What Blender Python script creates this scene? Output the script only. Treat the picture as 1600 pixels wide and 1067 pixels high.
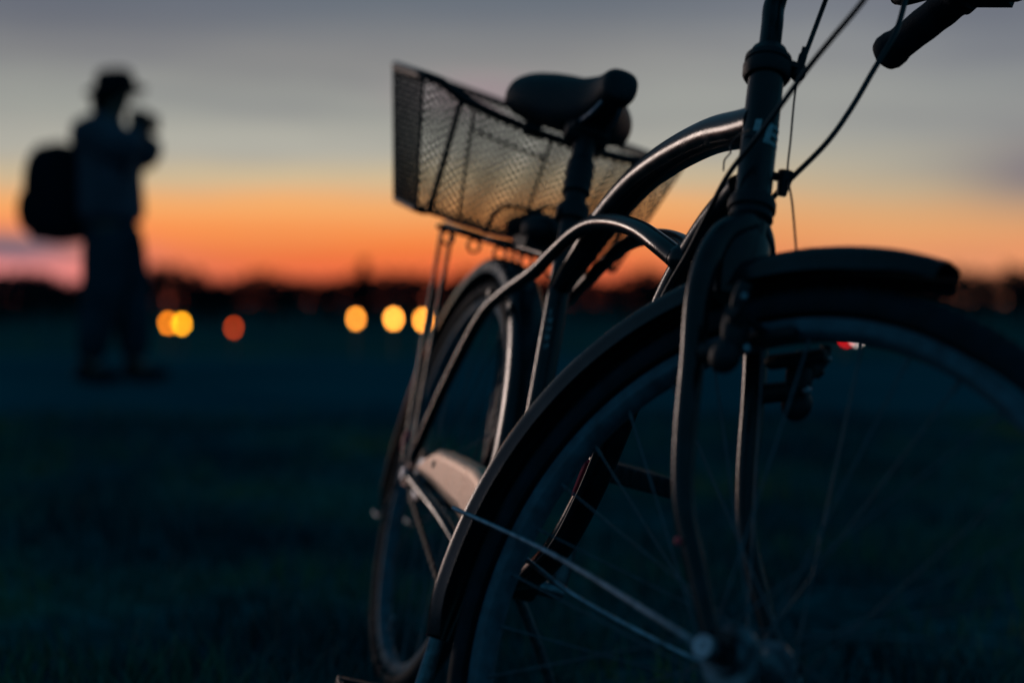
import bpy, bmesh, math, random
from mathutils import Vector, Matrix, noise
for o in list(bpy.data.objects): bpy.data.objects.remove(o)
rad = math.radians
scene = bpy.context.scene
COL = scene.collection

# ------------------------------------------------------------------ camera
EYE = .629
cam_d = bpy.data.cameras.new('camera'); cam = bpy.data.objects.new('camera', cam_d); COL.objects.link(cam)
cam.location = (0, 0, EYE); cam.rotation_euler = (rad(90 - 1.673), 0, 0)
cam_d.sensor_width = 36; cam_d.lens = 47.4; cam_d.clip_start = .02; cam_d.clip_end = 9000
cam_d.dof.use_dof = True; cam_d.dof.focus_distance = 1.53; cam_d.dof.aperture_fstop = 1.56
cam_d.dof.aperture_ratio = 1.18
scene.camera = cam

# ------------------------------------------------------------------ world: dusk sky
def srgb(r, g, b):
    f = lambda c: (c / 255 / 12.92) if c <= 10 else ((c / 255 + .055) / 1.055) ** 2.4
    return (f(r), f(g), f(b), 1)
world = bpy.data.worlds.new('World'); scene.world = world; world.use_nodes = True
nt = world.node_tree; nt.nodes.clear()
N = lambda t, **k: _n(nt, t, **k)
def _n(tree, t, **k):
    n = tree.nodes.new(t)
    for a, v in k.items(): setattr(n, a, v)
    return n
def lk(a, b, tree=None): (tree or nt).links.new(a, b)
def mth(op, a, b=None, c=None, tree=None, clamp=False):
    tree = tree or nt
    n = tree.nodes.new('ShaderNodeMath'); n.operation = op; n.use_clamp = clamp
    for i, v in enumerate((a, b, c)):
        if v is None: continue
        if isinstance(v, (int, float)): n.inputs[i].default_value = v
        else: tree.links.new(v, n.inputs[i])
    return n.outputs[0]
def ramp(tree, stops, interp='LINEAR'):
    r = tree.nodes.new('ShaderNodeValToRGB'); cr = r.color_ramp; cr.interpolation = interp
    while len(cr.elements) > 1: cr.elements.remove(cr.elements[-1])
    for i, (p, c) in enumerate(stops):
        e = cr.elements[0] if i == 0 else cr.elements.new(p)
        e.position = p; e.color = c
    return r
def mixc(tree, fac, a, b, mode='MIX'):
    m = tree.nodes.new('ShaderNodeMix'); m.data_type = 'RGBA'; m.blend_type = mode
    for s, v in ((0, fac), (6, a), (7, b)):
        if isinstance(v, (int, float)): m.inputs[s].default_value = v
        elif isinstance(v, tuple): m.inputs[s].default_value = v
        else: tree.links.new(v, m.inputs[s])
    return m.outputs[2]
tc = N('ShaderNodeTexCoord'); sep = N('ShaderNodeSeparateXYZ'); lk(tc.outputs['Generated'], sep.inputs[0])
el = mth('ARCSINE', sep.outputs[2])
az = mth('ARCTAN2', sep.outputs[0], sep.outputs[1])           # 0 towards the afterglow, + to the right
# soft horizontal warping so the colour bands are not ruler straight
comb = N('ShaderNodeCombineXYZ'); lk(mth('MULTIPLY', az, 2.2), comb.inputs[0]); lk(mth('MULTIPLY', el, 16.0), comb.inputs[1])
nz = N('ShaderNodeTexNoise'); nz.inputs['Scale'].default_value = 1.6; nz.inputs['Detail'].default_value = 4; nz.inputs['Roughness'].default_value = .5
lk(comb.outputs[0], nz.inputs['Vector'])
nzb = N('ShaderNodeTexNoise'); nzb.inputs['Scale'].default_value = 5.5; nzb.inputs['Detail'].default_value = 5
cb2 = N('ShaderNodeCombineXYZ'); lk(mth('MULTIPLY', az, 1.1), cb2.inputs[0]); lk(mth('ADD', mth('MULTIPLY', el, 11.0), mth('MULTIPLY', az, .5)), cb2.inputs[1]); lk(cb2.outputs[0], nzb.inputs['Vector'])
elw = mth('ADD', mth('ADD', el, .006), mth('MULTIPLY', mth('SUBTRACT', nz.outputs[0], .5), .026))
u = mth('MULTIPLY', elw, 1 / .30)
SK = [(.000, srgb(205, 84, 60)), (.012, srgb(228, 98, 64)), (.025, srgb(236, 106, 66)), (.039, srgb(236, 116, 60)), (.053, srgb(244, 140, 72)),
      (.075, srgb(240, 168, 102)), (.096, srgb(203, 182, 146)), (.117, srgb(174, 172, 161)), (.148, srgb(152, 154, 148)), (.18, srgb(132, 132, 132)),
      (.224, srgb(98, 106, 117)), (.30, srgb(62, 74, 90))]
rl = ramp(nt, [(p / .30, c) for p, c in SK], 'EASE'); lk(u, rl.inputs[0])
SR = [(.000, srgb(206, 124, 96)), (.012, srgb(226, 140, 104)), (.026, srgb(232, 146, 104)), (.042, srgb(232, 150, 100)), (.054, srgb(225, 160, 106)),
      (.068, srgb(212, 165, 118)), (.086, srgb(195, 172, 138)), (.105, srgb(172, 166, 150)), (.13, srgb(154, 155, 150)), (.16, srgb(148, 151, 148)), (.18, srgb(138, 141, 144)),
      (.224, srgb(118, 123, 132)), (.30, srgb(76, 86, 102))]
rr = ramp(nt, [(p / .30, c) for p, c in SR], 'EASE'); lk(u, rr.inputs[0])
side = N('ShaderNodeMapRange'); side.interpolation_type = 'SMOOTHSTEP'
side.inputs[1].default_value = .04; side.inputs[2].default_value = .30; lk(az, side.inputs[0])
front = mixc(nt, side.outputs[0], rl.outputs[0], rr.outputs[0])
def cloud(a0, e0, wa, we, col, amount, inp, tilt=0.0):
    da = mth('DIVIDE', mth('SUBTRACT', az, a0), wa)
    de = mth('DIVIDE', mth('SUBTRACT', mth('ADD', elw, mth('MULTIPLY', mth('SUBTRACT', az, a0), tilt)), e0), we)
    d = mth('ADD', mth('MULTIPLY', da, da), mth('MULTIPLY', de, de))
    return mixc(nt, mth('MULTIPLY', mth('EXPONENT', mth('MULTIPLY', d, -1.0)), amount), inp, col)
P = lambda x: math.atan((x - 800) / 2107); Q = lambda y: (472 - y) / 2107
front = cloud(P(20), Q(415), .085, .022, srgb(250, 150, 148), .95, front)          # pink glow low on the left
front = cloud(P(10), Q(378), .060, .0075, srgb(84, 92, 112), 1.0, front, .02)       # slate cloud bar
front = cloud(P(1640), Q(270), .060, .030, srgb(116, 108, 120), .85, front)         # purple cloud at right
front = cloud(P(760), Q(140), .055, .012, srgb(168, 130, 142), .55, front)          # pinkish wisp behind the saddle
front = cloud(P(430), Q(170), .060, .012, srgb(124, 124, 130), .40, front)
front = cloud(P(60), Q(40), .12, .03, srgb(88, 92, 106), .6, front)
front = cloud(P(1560), Q(40), .10, .05, srgb(96, 102, 116), .75, front)
front = cloud(P(1200), Q(140), .16, .035, srgb(152, 153, 150), .6, front)
wisp = ramp(nt, [(.40, (0, 0, 0, 1)), (.72, (1, 1, 1, 1))]); lk(nz.outputs[0], wisp.inputs[0])
front = mixc(nt, mth('MULTIPLY', wisp.outputs[0], .16), front, srgb(108, 106, 118))
wb = ramp(nt, [(.50, (0, 0, 0, 1)), (.68, (1, 1, 1, 1))]); lk(nzb.outputs[0], wb.inputs[0])
hi = N('ShaderNodeMapRange'); hi.interpolation_type = 'SMOOTHSTEP'; hi.inputs[1].default_value = .06; hi.inputs[2].default_value = .15; lk(el, hi.inputs[0])
front = mixc(nt, mth('MULTIPLY', mth('MULTIPLY', wb.outputs[0], .24), hi.outputs[0]), front, srgb(104, 106, 118))
# away from the glow and overhead: deep teal-blue dusk
back = ramp(nt, [(0, (.020, .085, .125, 1)), (.25, (.014, .085, .135, 1)), (1, (.006, .055, .095, 1))])
lk(mth('MULTIPLY', el, 1 / 1.4), back.inputs[0])
fz = N('ShaderNodeMapRange'); fz.interpolation_type = 'SMOOTHSTEP'
fz.inputs[1].default_value = .42; fz.inputs[2].default_value = .85; lk(mth('ABSOLUTE', az), fz.inputs[0])
fe = N('ShaderNodeMapRange'); fe.interpolation_type = 'SMOOTHSTEP'
fe.inputs[1].default_value = .24; fe.inputs[2].default_value = .60; lk(el, fe.inputs[0])
fac = mth('MAXIMUM', fz.outputs[0], fe.outputs[0])
# paler lavender sky low on the left, beside the glow
la = mth('DIVIDE', mth('ADD', az, 1.15), .42); le = mth('DIVIDE', mth('SUBTRACT', el, .22), .34)
lf = mth('EXPONENT', mth('MULTIPLY', mth('ADD', mth('MULTIPLY', la, la), mth('MULTIPLY', le, le)), -1.0))
bk_ = mixc(nt, lf, back.outputs[0], (.115, .135, .19, 1))
sky = mixc(nt, fac, front, bk_)
nish = N('ShaderNodeTexSky'); nish.sky_type = 'NISHITA'; nish.sun_disc = False
nish.sun_elevation = rad(-2.0); nish.sun_rotation = rad(-48); nish.air_density = 1.0; nish.dust_density = 2.0
bg = N('ShaderNodeBackground'); bg.inputs[1].default_value = 1.05; lk(sky, bg.inputs[0])
bg2 = N('ShaderNodeBackground'); bg2.inputs[1].default_value = .05; lk(nish.outputs[0], bg2.inputs[0])
add = N('ShaderNodeAddShader'); lk(bg.outputs[0], add.inputs[0]); lk(bg2.outputs[0], add.inputs[1])
out = N('ShaderNodeOutputWorld'); lk(add.outputs[0], out.inputs[0])

# ------------------------------------------------------------------ last warm light low on the left
sd = bpy.data.lights.new('sun', 'SUN'); sd.energy = .31; sd.angle = rad(10); sd.color = (1.0, .78, .68)
sun = bpy.data.objects.new('sun', sd); COL.objects.link(sun)
sun_dir = Vector((math.sin(rad(-38)) * math.cos(rad(8)), math.cos(rad(-38)) * math.cos(rad(8)), math.sin(rad(8))))
sun.rotation_euler = sun_dir.to_track_quat('Z', 'Y').to_euler()
vs = scene.view_settings; vs.view_transform = 'Standard'; vs.look = 'None'; vs.exposure = 0; vs.gamma = 1
scene.render.film_transparent = False
try:
    scene.cycles.use_denoising = True; scene.cycles.max_bounces = 6
except Exception: pass

# ------------------------------------------------------------------ materials
def mat(name, col, rough=.5, metal=0, spec=.5, bump=0, bscale=60, vary=0, vscale=8, emit=None, estr=0, coat=0):
    m = bpy.data.materials.new(name); m.use_nodes = True; t = m.node_tree
    b = t.nodes['Principled BSDF']
    b.inputs['Base Color'].default_value = (*col, 1); b.inputs['Roughness'].default_value = rough
    b.inputs['Metallic'].default_value = metal; b.inputs['Specular IOR Level'].default_value = spec
    if coat: b.inputs['Coat Weight'].default_value = coat; b.inputs['Coat Roughness'].default_value = .12
    if emit: b.inputs['Emission Color'].default_value = (*emit, 1); b.inputs['Emission Strength'].default_value = estr
    if vary or bump:
        co = t.nodes.new('ShaderNodeTexCoord')
        n = t.nodes.new('ShaderNodeTexNoise'); n.inputs['Scale'].default_value = vscale; n.inputs['Detail'].default_value = 5
        t.links.new(co.outputs['Object'], n.inputs['Vector'])
        if vary:
            lo = tuple(c * (1 - vary) for c in col) + (1,); hi = tuple(min(1, c * (1 + vary)) for c in col) + (1,)
            r = ramp(t, [(.3, lo), (.7, hi)]); t.links.new(n.outputs[0], r.inputs[0]); t.links.new(r.outputs[0], b.inputs['Base Color'])
            rr_ = t.nodes.new('ShaderNodeMapRange'); rr_.inputs[3].default_value = max(0, rough - .10); rr_.inputs[4].default_value = min(1, rough + .14)
            t.links.new(n.outputs[0], rr_.inputs[0]); t.links.new(rr_.outputs[0], b.inputs['Roughness'])
        if bump:
            n2 = t.nodes.new('ShaderNodeTexNoise'); n2.inputs['Scale'].default_value = bscale; n2.inputs['Detail'].default_value = 3
            t.links.new(co.outputs['Object'], n2.inputs['Vector'])
            bp = t.nodes.new('ShaderNodeBump'); bp.inputs['Strength'].default_value = bump; bp.inputs['Distance'].default_value = .002
            t.links.new(n2.outputs[0], bp.inputs['Height']); t.links.new(bp.outputs[0], b.inputs['Normal'])
    return m
M = dict(
    paint=mat('black_paint', (.001, .009, .015), .21, spec=.36, vary=.6, vscale=45, bump=.08, bscale=420),
    fender=mat('fender_paint', (.0015, .011, .018), .24, spec=.35, vary=.5, vscale=22, bump=.04, bscale=200),
    steel=mat('dull_steel', (.34, .40, .48), .38, 1, vary=.4, vscale=90),
    darksteel=mat('dark_steel', (.13, .18, .22), .36, .85, vary=.4, vscale=90),
    spoke=mat('spoke_steel', (.065, .115, .150), .6, .15, vary=.3, vscale=90),
    rim=mat('rim_alloy', (.045, .120, .165), .65, 0, .25, vary=.35, vscale=60, bump=.2, bscale=400),
    rubber=mat('tyre_rubber', (.002, .014, .023), .7, spec=.15, bump=.4, bscale=500, vary=.4, vscale=40),
    plastic=mat('black_plastic', (.001, .010, .017), .5, spec=.35, bump=.3, bscale=700, vary=.3, vscale=60),
    leather=mat('saddle_cover', (.001, .012, .020), .55, spec=.35, bump=.25, bscale=500, vary=.3, vscale=25),
    cable=mat('cable_housing', (.001, .009, .016), .42, vary=.3, vscale=50),
    wire=mat('basket_wire', (.001, .008, .013), .5, 0, .3),
    guard=mat('brushed_guard', (.74, .46, .32), .40, .25, vary=.18, vscale=26, bump=.2, bscale=300),
    decal=mat('grey_decal', (.36, .42, .48), .6, vary=.2, vscale=300),
    redglint=mat('red_glint_paint', (.95, .03, .07), .45),  # glints of a red light, put into the colour of small added pieces
    jacket=mat('jacket_cloth', (.065, .075, .110), .9, bump=.5, bscale=60, vary=.3, vscale=6),
    trouser=mat('trouser_cloth', (.012, .050, .072), .95, spec=0, bump=.5, bscale=60, vary=.3, vscale=6),
    dark=mat('dark_cloth', (.001, .010, .018), .9, spec=.1, bump=.5, bscale=60, vary=.3, vscale=6),
    skin=mat('skin', (.16, .11, .09), .6),
    bark=mat('bark', (.020, .034, .040), .9, bump=.6, bscale=4, vary=.4, vscale=2),
    leaf=mat('leaf', (.001, .018, .026), .9, spec=0, vary=.6, vscale=.6),
    post=mat('post_paint', (.01, .03, .04), .5, vary=.3, vscale=10),
)
def glow(name, col, s): return mat(name, (.02, .02, .02), .4, emit=col, estr=s)

# ------------------------------------------------------------------ mesh collector
class MB:
    def __init__(s): s.v = []; s.f = []
    def add(s, v, f):
        k = len(s.v); s.v += [Vector(p) for p in v]; s.f += [tuple(i + k for i in q) for q in f]; return s
    def tube(s, pts, r, n=12, cap=True, flat=None):
        pts = [Vector(p) for p in pts]; m = len(pts)
        rs = r if isinstance(r, (list, tuple)) else [r] * m
        tang = []
        for i in range(m):
            a = pts[max(0, i - 1)]; b = pts[min(m - 1, i + 1)]; tang.append((b - a).normalized())
        up = Vector((0, 0, 1)) if abs(tang[0].z) < .9 else Vector((1, 0, 0))
        x = tang[0].cross(up).normalized(); V = []; F = []
        for i in range(m):
            x = (x - tang[i] * x.dot(tang[i])).normalized(); y = tang[i].cross(x)
            for k in range(n):
                a = 2 * math.pi * k / n; V.append(pts[i] + (x * math.cos(a) + y * math.sin(a) * (flat or 1)) * rs[i])
        for i in range(m - 1):
            for k in range(n):
                F.append((i * n + k, i * n + (k + 1) % n, (i + 1) * n + (k + 1) % n, (i + 1) * n + k))
        if cap: F.append(tuple(range(n))[::-1]); F.append(tuple((m - 1) * n + k for k in range(n)))
        return s.add(V, F)
    def lathe(s, c, axis, prof, n=48, closed=False, ends=False):
        # prof: list of (along, radius)
        c = Vector(c); ax = Vector(axis).normalized()
        up = Vector((0, 0, 1)) if abs(ax.z) < .9 else Vector((1, 0, 0))
        x = ax.cross(up).normalized(); y = ax.cross(x); V = []; F = []; m = len(prof)
        for h, r in prof:
            for k in range(n):
                a = 2 * math.pi * k / n; V.append(c + ax * h + (x * math.cos(a) + y * math.sin(a)) * r)
        for i in range(m if closed else m - 1):
            j = (i + 1) % m
            for k in range(n): F.append((i * n + k, i * n + (k + 1) % n, j * n + (k + 1) % n, j * n + k))
        if ends: F.append(tuple(range(n))); F.append(tuple((m - 1) * n + k for k in range(n))[::-1])
        return s.add(V, F)
    def box(s, c, d, mtx=None):
        c = Vector(c); V = []
        for sx in (-1, 1):
            for sy in (-1, 1):
                for sz in (-1, 1):
                    p = Vector((sx * d[0] / 2, sy * d[1] / 2, sz * d[2] / 2)); V.append(c + (mtx @ p if mtx else p))
        return s.add(V, [(0, 1, 3, 2), (4, 6, 7, 5), (0, 4, 5, 1), (2, 3, 7, 6), (0, 2, 6, 4), (1, 5, 7, 3)])
    def ball(s, c, r, n=12, m=8, mtx=None):
        c = Vector(c); r = (r, r, r) if isinstance(r, (int, float)) else r; V = []; F = []
        for i in range(m + 1):
            t = math.pi * i / m
            for k in range(n):
                a = 2 * math.pi * k / n; p = Vector((math.sin(t) * math.cos(a) * r[0], math.sin(t) * math.sin(a) * r[1], math.cos(t) * r[2]))
                V.append(c + (mtx @ p if mtx else p))
        for i in range(m):
            for k in range(n): F.append((i * n + k, (i + 1) * n + k, (i + 1) * n + (k + 1) % n, i * n + (k + 1) % n))
        return s.add(V, F)
    def build(s, name, m, parent=None, xf=None, smooth=True, label=None, bevel=0):
        me = bpy.data.meshes.new(name)
        me.from_pydata([tuple(xf(p)) if xf else tuple(p) for p in s.v], [], s.f); me.validate(); me.update()
        bm = bmesh.new(); bm.from_mesh(me); bmesh.ops.remove_doubles(bm, verts=bm.verts, dist=1e-6); bmesh.ops.recalc_face_normals(bm, faces=bm.faces); bm.to_mesh(me); bm.free()
        if smooth:
            me.shade_smooth(); me.set_sharp_from_angle(angle=rad(38))
        o = bpy.data.objects.new(name, me); COL.objects.link(o); me.materials.append(m)
        if parent: o.parent = parent
        if label: o['label'] = label
        if bevel:
            b = o.modifiers.new('bevel', 'BEVEL'); b.width = bevel; b.segments = 2; b.limit_method = 'ANGLE'
        return o
def spline(pts, k=8):
    pts = [Vector(p) for p in pts]; out = []
    for i in range(len(pts) - 1):
        p0 = pts[max(0, i - 1)]; p1 = pts[i]; p2 = pts[i + 1]; p3 = pts[min(len(pts) - 1, i + 2)]
        for j in range(k):
            t = j / k
            out.append(.5 * ((2 * p1) + (p2 - p0) * t + (2 * p0 - 5 * p1 + 4 * p2 - p3) * t * t + (3 * p1 - p0 - 3 * p2 + p3) * t ** 3))
    out.append(pts[-1]); return out
def thing(name, label, cat, loc=(0, 0, 0), rz=0, group=None, kind=None):
    o = bpy.data.objects.new(name, None); COL.objects.link(o); o.location = loc; o.rotation_euler = (0, 0, rz)
    return tag(o, label, cat, group, kind)
def tag(o, label=None, cat=None, group=None, kind=None):
    if label: o['label'] = label
    if cat: o['category'] = cat
    if group: o['group'] = group
    if kind: o['kind'] = kind
    return o

# ------------------------------------------------------------------ ground
def sm(a, b, x):
    t = max(0, min(1, (x - a) / (b - a))); return t * t * (3 - 2 * t)
def G(x, y):
    z = .145 * sm(3.6, 7.4, y) - .50 * sm(9.5, 26, y) - .95 * sm(20, 70, y) - 1.9 * sm(60, 240, y)
    return z
def grid(xs, ys, dz=0, amp=.018, edge=None):
    V = [(x, y, G(x, y) + dz + (amp * noise.noise(Vector((x * .9, y * .9, 0))) if y < 60 else 0)) for y in ys for x in xs]
    n = len(xs); F = [(j * n + i, j * n + i + 1, (j + 1) * n + i + 1, (j + 1) * n + i) for j in range(len(ys) - 1) for i in range(n - 1)]
    return V, F
xs = [-4000, -1500, -500, -200, -90, -45] + [-24 + .5 * i for i in range(97)] + [45, 90, 200, 500, 1500, 4000]
ys = [-60, -20, -8, -4] + [-2 + .4 * i for i in range(90)] + [36, 40, 45, 50, 60, 75, 95, 120, 160, 200, 240, 300, 500, 1000, 2500, 6000]
gm = bpy.data.materials.new('meadow'); gm.use_nodes = True; t = gm.node_tree; b = t.nodes['Principled BSDF']
co = t.nodes.new('ShaderNodeTexCoord'); n1 = t.nodes.new('ShaderNodeTexNoise'); n1.inputs['Scale'].default_value = .9; n1.inputs['Detail'].default_value = 6
n2 = t.nodes.new('ShaderNodeTexNoise'); n2.inputs['Scale'].default_value = 14; n2.inputs['Detail'].default_value = 5
t.links.new(co.outputs['Object'], n1.inputs['Vector']); t.links.new(co.outputs['Object'], n2.inputs['Vector'])
r1 = ramp(t, [(.34, (.001, .040, .058, 1)), (.50, (.004, .092, .110, 1)), (.60, (.022, .125, .100, 1)), (.70, (.10, .150, .050, 1))]); t.links.new(n1.outputs[0], r1.inputs[0])
r2 = ramp(t, [(.3, (.4, .4, .4, 1)), (.75, (1.5, 1.5, 1.5, 1))]); t.links.new(n2.outputs[0], r2.inputs[0])
t.links.new(mixc(t, 1.0, r1.outputs[0], r2.outputs[0], 'MULTIPLY'), b.inputs['Base Color'])
b.inputs['Roughness'].default_value = .95; b.inputs['Specular IOR Level'].default_value = 0
bp = t.nodes.new('ShaderNodeBump'); bp.inputs['Strength'].default_value = .8; bp.inputs['Distance'].default_value = .03; t.links.new(n2.outputs[0], bp.inputs['Height']); t.links.new(bp.outputs[0], b.inputs['Normal'])
g = MB().add(*grid(xs, ys)).build('ground', gm); tag(g, 'dark grassy meadow sloping away at dusk', 'ground', kind='structure')
# broad worn tarmac path crossing behind the bicycle
pm = bpy.data.materials.new('path_tarmac'); pm.use_nodes = True; t = pm.node_tree; b = t.nodes['Principled BSDF']
co = t.nodes.new('ShaderNodeTexCoord'); n1 = t.nodes.new('ShaderNodeTexNoise'); n1.inputs['Scale'].default_value = .5; n1.inputs['Detail'].default_value = 8
t.links.new(co.outputs['Object'], n1.inputs['Vector'])
r1 = ramp(t, [(.3, (.001, .064, .090, 1)), (.7, (.005, .112, .148, 1))]); t.links.new(n1.outputs[0], r1.inputs[0]); t.links.new(r1.outputs[0], b.inputs['Base Color'])
b.inputs['Roughness'].default_value = .95; b.inputs['Specular IOR Level'].default_value = 0
n2 = t.nodes.new('ShaderNodeTexNoise'); n2.inputs['Scale'].default_value = 90; t.links.new(co.outputs['Object'], n2.inputs['Vector'])
bp = t.nodes.new('ShaderNodeBump'); bp.inputs['Strength'].default_value = .4; bp.inputs['Distance'].default_value = .004; t.links.new(n2.outputs[0], bp.inputs['Height']); t.links.new(bp.outputs[0], b.inputs['Normal'])
pv = []; pf = []; pxs = [-24 + .5 * i for i in range(97)]; NY = 44
for x in pxs:
    y0 = 6.0 + .10 * x * 0 + .35 * noise.noise(Vector((x * .5, 3, 0))) - .02 * x
    y1 = 19 + .8 * noise.noise(Vector((x * .3, 9, 0))) + .05 * x
    for j in range(NY):
        y = y0 + (y1 - y0) * j / (NY - 1)
        pv.append((x, y, G(x, y) + .018 * noise.noise(Vector((x * .9, y * .9, 0))) + .012))
for i in range(len(pxs) - 1):
    for j in range(NY - 1): pf.append((i * NY + j, (i + 1) * NY + j, (i + 1) * NY + j + 1, i * NY + j + 1))
pth = MB().add(pv, pf).build('path', pm); tag(pth, 'wide grey tarmac path crossing the meadow', 'path', kind='structure')

# grass blades: stuff
random.seed(4)
gb = MB(); V = []; F = []
for i in range(30000):
    y = 1.15 + 5.2 * random.random() ** 1.1; x = random.uniform(-.52, .55) * (y + .6)
    den = noise.noise(Vector((x * 1.3, y * 1.3, 7)))
    if den < -.25 and random.random() < .7: continue
    h = (.025 + .045 * random.random()) * (1 + 1.1 * max(0, den)); a = random.uniform(0, 6.28); w = .0022 + .002 * random.random()
    ln = random.uniform(.1, .8) * h; a2 = random.uniform(0, 6.28); z = G(x, y) + .018 * noise.noise(Vector((x * .9, y * .9, 0))) - .004
    dx, dy = math.cos(a) * w, math.sin(a) * w; lx, ly = math.cos(a2) * ln, math.sin(a2) * ln; k = len(V)
    V += [(x - dx, y - dy, z), (x + dx, y + dy, z), (x + dx * .7 + lx * .35, y + dy * .7 + ly * .35, z + h * .6), (x - dx * .7 + lx * .35, y - dy * .7 + ly * .35, z + h * .6), (x + lx, y + ly, z + h)]
    F += [(k, k + 1, k + 2, k + 3), (k + 3, k + 2, k + 4)]
grm = bpy.data.materials.new('grass_blade'); grm.use_nodes = True; t = grm.node_tree; b = t.nodes['Principled BSDF']
co = t.nodes.new('ShaderNodeTexCoord'); n1 = t.nodes.new('ShaderNodeTexNoise'); n1.inputs['Scale'].default_value = 1.3; n1.inputs['Detail'].default_value = 5; t.links.new(co.outputs['Object'], n1.inputs['Vector'])
r1 = ramp(t, [(.36, (.002, .045, .062, 1)), (.5, (.008, .115, .125, 1)), (.58, (.050, .180, .110, 1)), (.67, (.28, .22, .06, 1))]); t.links.new(n1.outputs[0], r1.inputs[0]); t.links.new(r1.outputs[0], b.inputs['Base Color'])
b.inputs['Roughness'].default_value = .8; b.inputs['Specular IOR Level'].default_value = .06
me = bpy.data.meshes.new('grass'); me.from_pydata(V, [], F); me.materials.append(grm)
gr = bpy.data.objects.new('grass', me); COL.objects.link(gr); tag(gr, 'short dark meadow grass around the bicycle', 'grass', kind='stuff')

# ================================================================== BICYCLE (local: x forward, y left, z up; leans on its stand)
bike = thing('bicycle', 'black step-through city bicycle leaning on its kickstand, front wheel turned', 'bicycle')
A = Matrix(((.259359420, .928679445, .265117293), (-.965780871, .249395872, .0711969654), (0, -.274510814, .961584012)))
bike.matrix_world = Matrix.Translation((-.2042, 2.1819, 0)) @ A.to_4x4()
RS = Matrix(((.88698445, -.46008468, -.03975758), (.46008468, .87299819, .16185253), (-.03975758, -.16185253, .98601374)))
A0 = Vector((1.08086736, 0, .32843579)); AX = Vector((-.33185309, 0, .94333108))
ST = lambda p: RS @ (Vector(p) - A0) + A0         # turns with the handlebar
R0 = .345; FH = Vector((1.128, 0, .345)); RH = Vector((0, 0, .345))
onax = lambda tt: A0 + AX * tt                    # point on the steering axis
T0 = (.753 - A0.z) / AX.z; T1 = (.905 - A0.z) / AX.z

# ---- frame
frame = MB()
frame.lathe((.48, 0, .28), (0, 1, 0), [(-.037, .0), (-.037, .020), (-.034, .022), (.034, .022), (.037, .020), (.037, 0)], 24)
frame.lathe((.48, 0, .28), (0, 1, 0), [(-.041, 0), (-.041, .012), (-.036, .012), (.036, .012), (.041, .012), (.041, 0)], 18)
FR = frame.build('frame', M['paint'], bike)
MB().tube([(.155, -.05, .655), (.155, .05, .655)], .006).build('stay_bridge', M['paint'], FR)
MB().tube([(.06, -.05, .318), (.06, .05, .318)], .006).build('stay_bridge', M['paint'], FR)
for s in (-1, 1):
    dp = MB(); dp.box((-.004, s * .060, .346), (.046, .006, .040)); dp.ball((-.004, s * .060, .36), (.014, .006, .02)); dp.build('dropout', M['paint'], FR)
MB().tube([onax(T0), onax(T0 + .004), onax(T0 + .012), onax(T1 - .012), onax(T1 - .004), onax(T1)], [.021, .021, .0182, .0182, .0205, .0205], 28).build('head_tube', M['paint'], FR)
arc = spline([(.900, 0, .842), (.858, 0, .842), (.772, 0, .844), (.662, 0, .832), (.566, 0, .809), (.478, 0, .766), (.415, 0, .718), (.355, 0, .672)], 10)
MB().tube(arc, [.0205 - .0065 * max(0, i - 52) / 18 for i in range(len(arc))], 24).build('top_tube', M['paint'], FR)
MB().tube([(.893, 0, .765), (.48, 0, .28)] if 0 else spline([(.897, 0, .774), (.840, 0, .738), (.788, 0, .678), (.752, 0, .595), (.724, 0, .505), (.693, 0, .428), (.645, 0, .358), (.575, 0, .308), (.48, 0, .283)], 8), .0165, 22).build('down_tube', M['paint'], FR)
MB().tube([(.48, 0, .285), (.315, 0, .795)], .0158, 22).build('seat_tube', M['paint'], FR)
for s in (-1, 1):
    c = spline([(.800, s * .012, .700), (.762, s * .020, .714), (.700, s * .026, .732), (.625, s * .031, .744), (.540, s * .033, .748), (.470, s * .034, .738), (.400, s * .035, .714), (.335, s * .037, .688), (.230, s * .044, .655), (.150, s * .050, .612), (.060, s * .056, .490), (-.004, s * .060, .365)], 7)
    MB().tube(c, [.0128 - .0036 * min(1, i / 38) - .0017 * max(0, i - 50) / 30 for i in range(len(c))], 18).build('side_stay', M['paint'], FR)
    MB().tube(spline([(.45, s * .024, .28), (.36, s * .034, .286), (.22, s * .048, .316), (0, s * .060, .343)], 6), .0085, 14).build('chain_stay', M['paint'], FR)
clamp = MB(); clamp.ball((.803, 0, .700), (.020, .024, .019), 16, 10); clamp.build('lug', M['paint'], FR)

# lettering on the head tube, wrapped round it
def on_head(u, v, r=.0187):
    # u: metres round the tube from the bicycle's front (towards its right is negative), v along the axis
    a = u / .0182; side_ = Vector((0, 1, 0)); f_ = side_.cross(AX)
    return onax(v) + (f_ * math.cos(a) + side_ * math.sin(a)) * r
def glyph(polys, u0, v0, su, sv, slant=0):
    mb = MB()
    for (ax_, ay_, bx_, by_) in polys:
        n = 5; V = []; F = []
        for i in range(n + 1):
            for yy in (ay_, by_):
                xx = ax_ + (bx_ - ax_) * i / n
                V.append(on_head(u0 + (xx + slant * yy) * su, v0 + yy * sv))
        for i in range(n): F.append((2 * i, 2 * i + 2, 2 * i + 3, 2 * i + 1))
        mb.add(V, F)
    return mb
EP = [(0, 0, .30, 1), (.31, .0, 1, .17), (.31, .42, .95, .59), (.31, .83, 1, 1)]
tv = (.818 - A0.z) / AX.z
E_ = glyph(EP, -.0048, tv - .0065, .021, .0235, .22)
E_.add(*(lambda q: (q.v, q.f))(glyph([(0, .45, .5, 1), (.3, .2, .6, .45)], -.0165, tv - .0045, .013, .0235, .2)))
E_.build('lettering', M['decal'], FR)
rng = random.Random(2)
sm_ = MB(); sd_ = Vector((.48 - .315, 0, .285 - .795)).normalized(); fw = Vector((0, 1, 0)).cross(sd_) * -1
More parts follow.
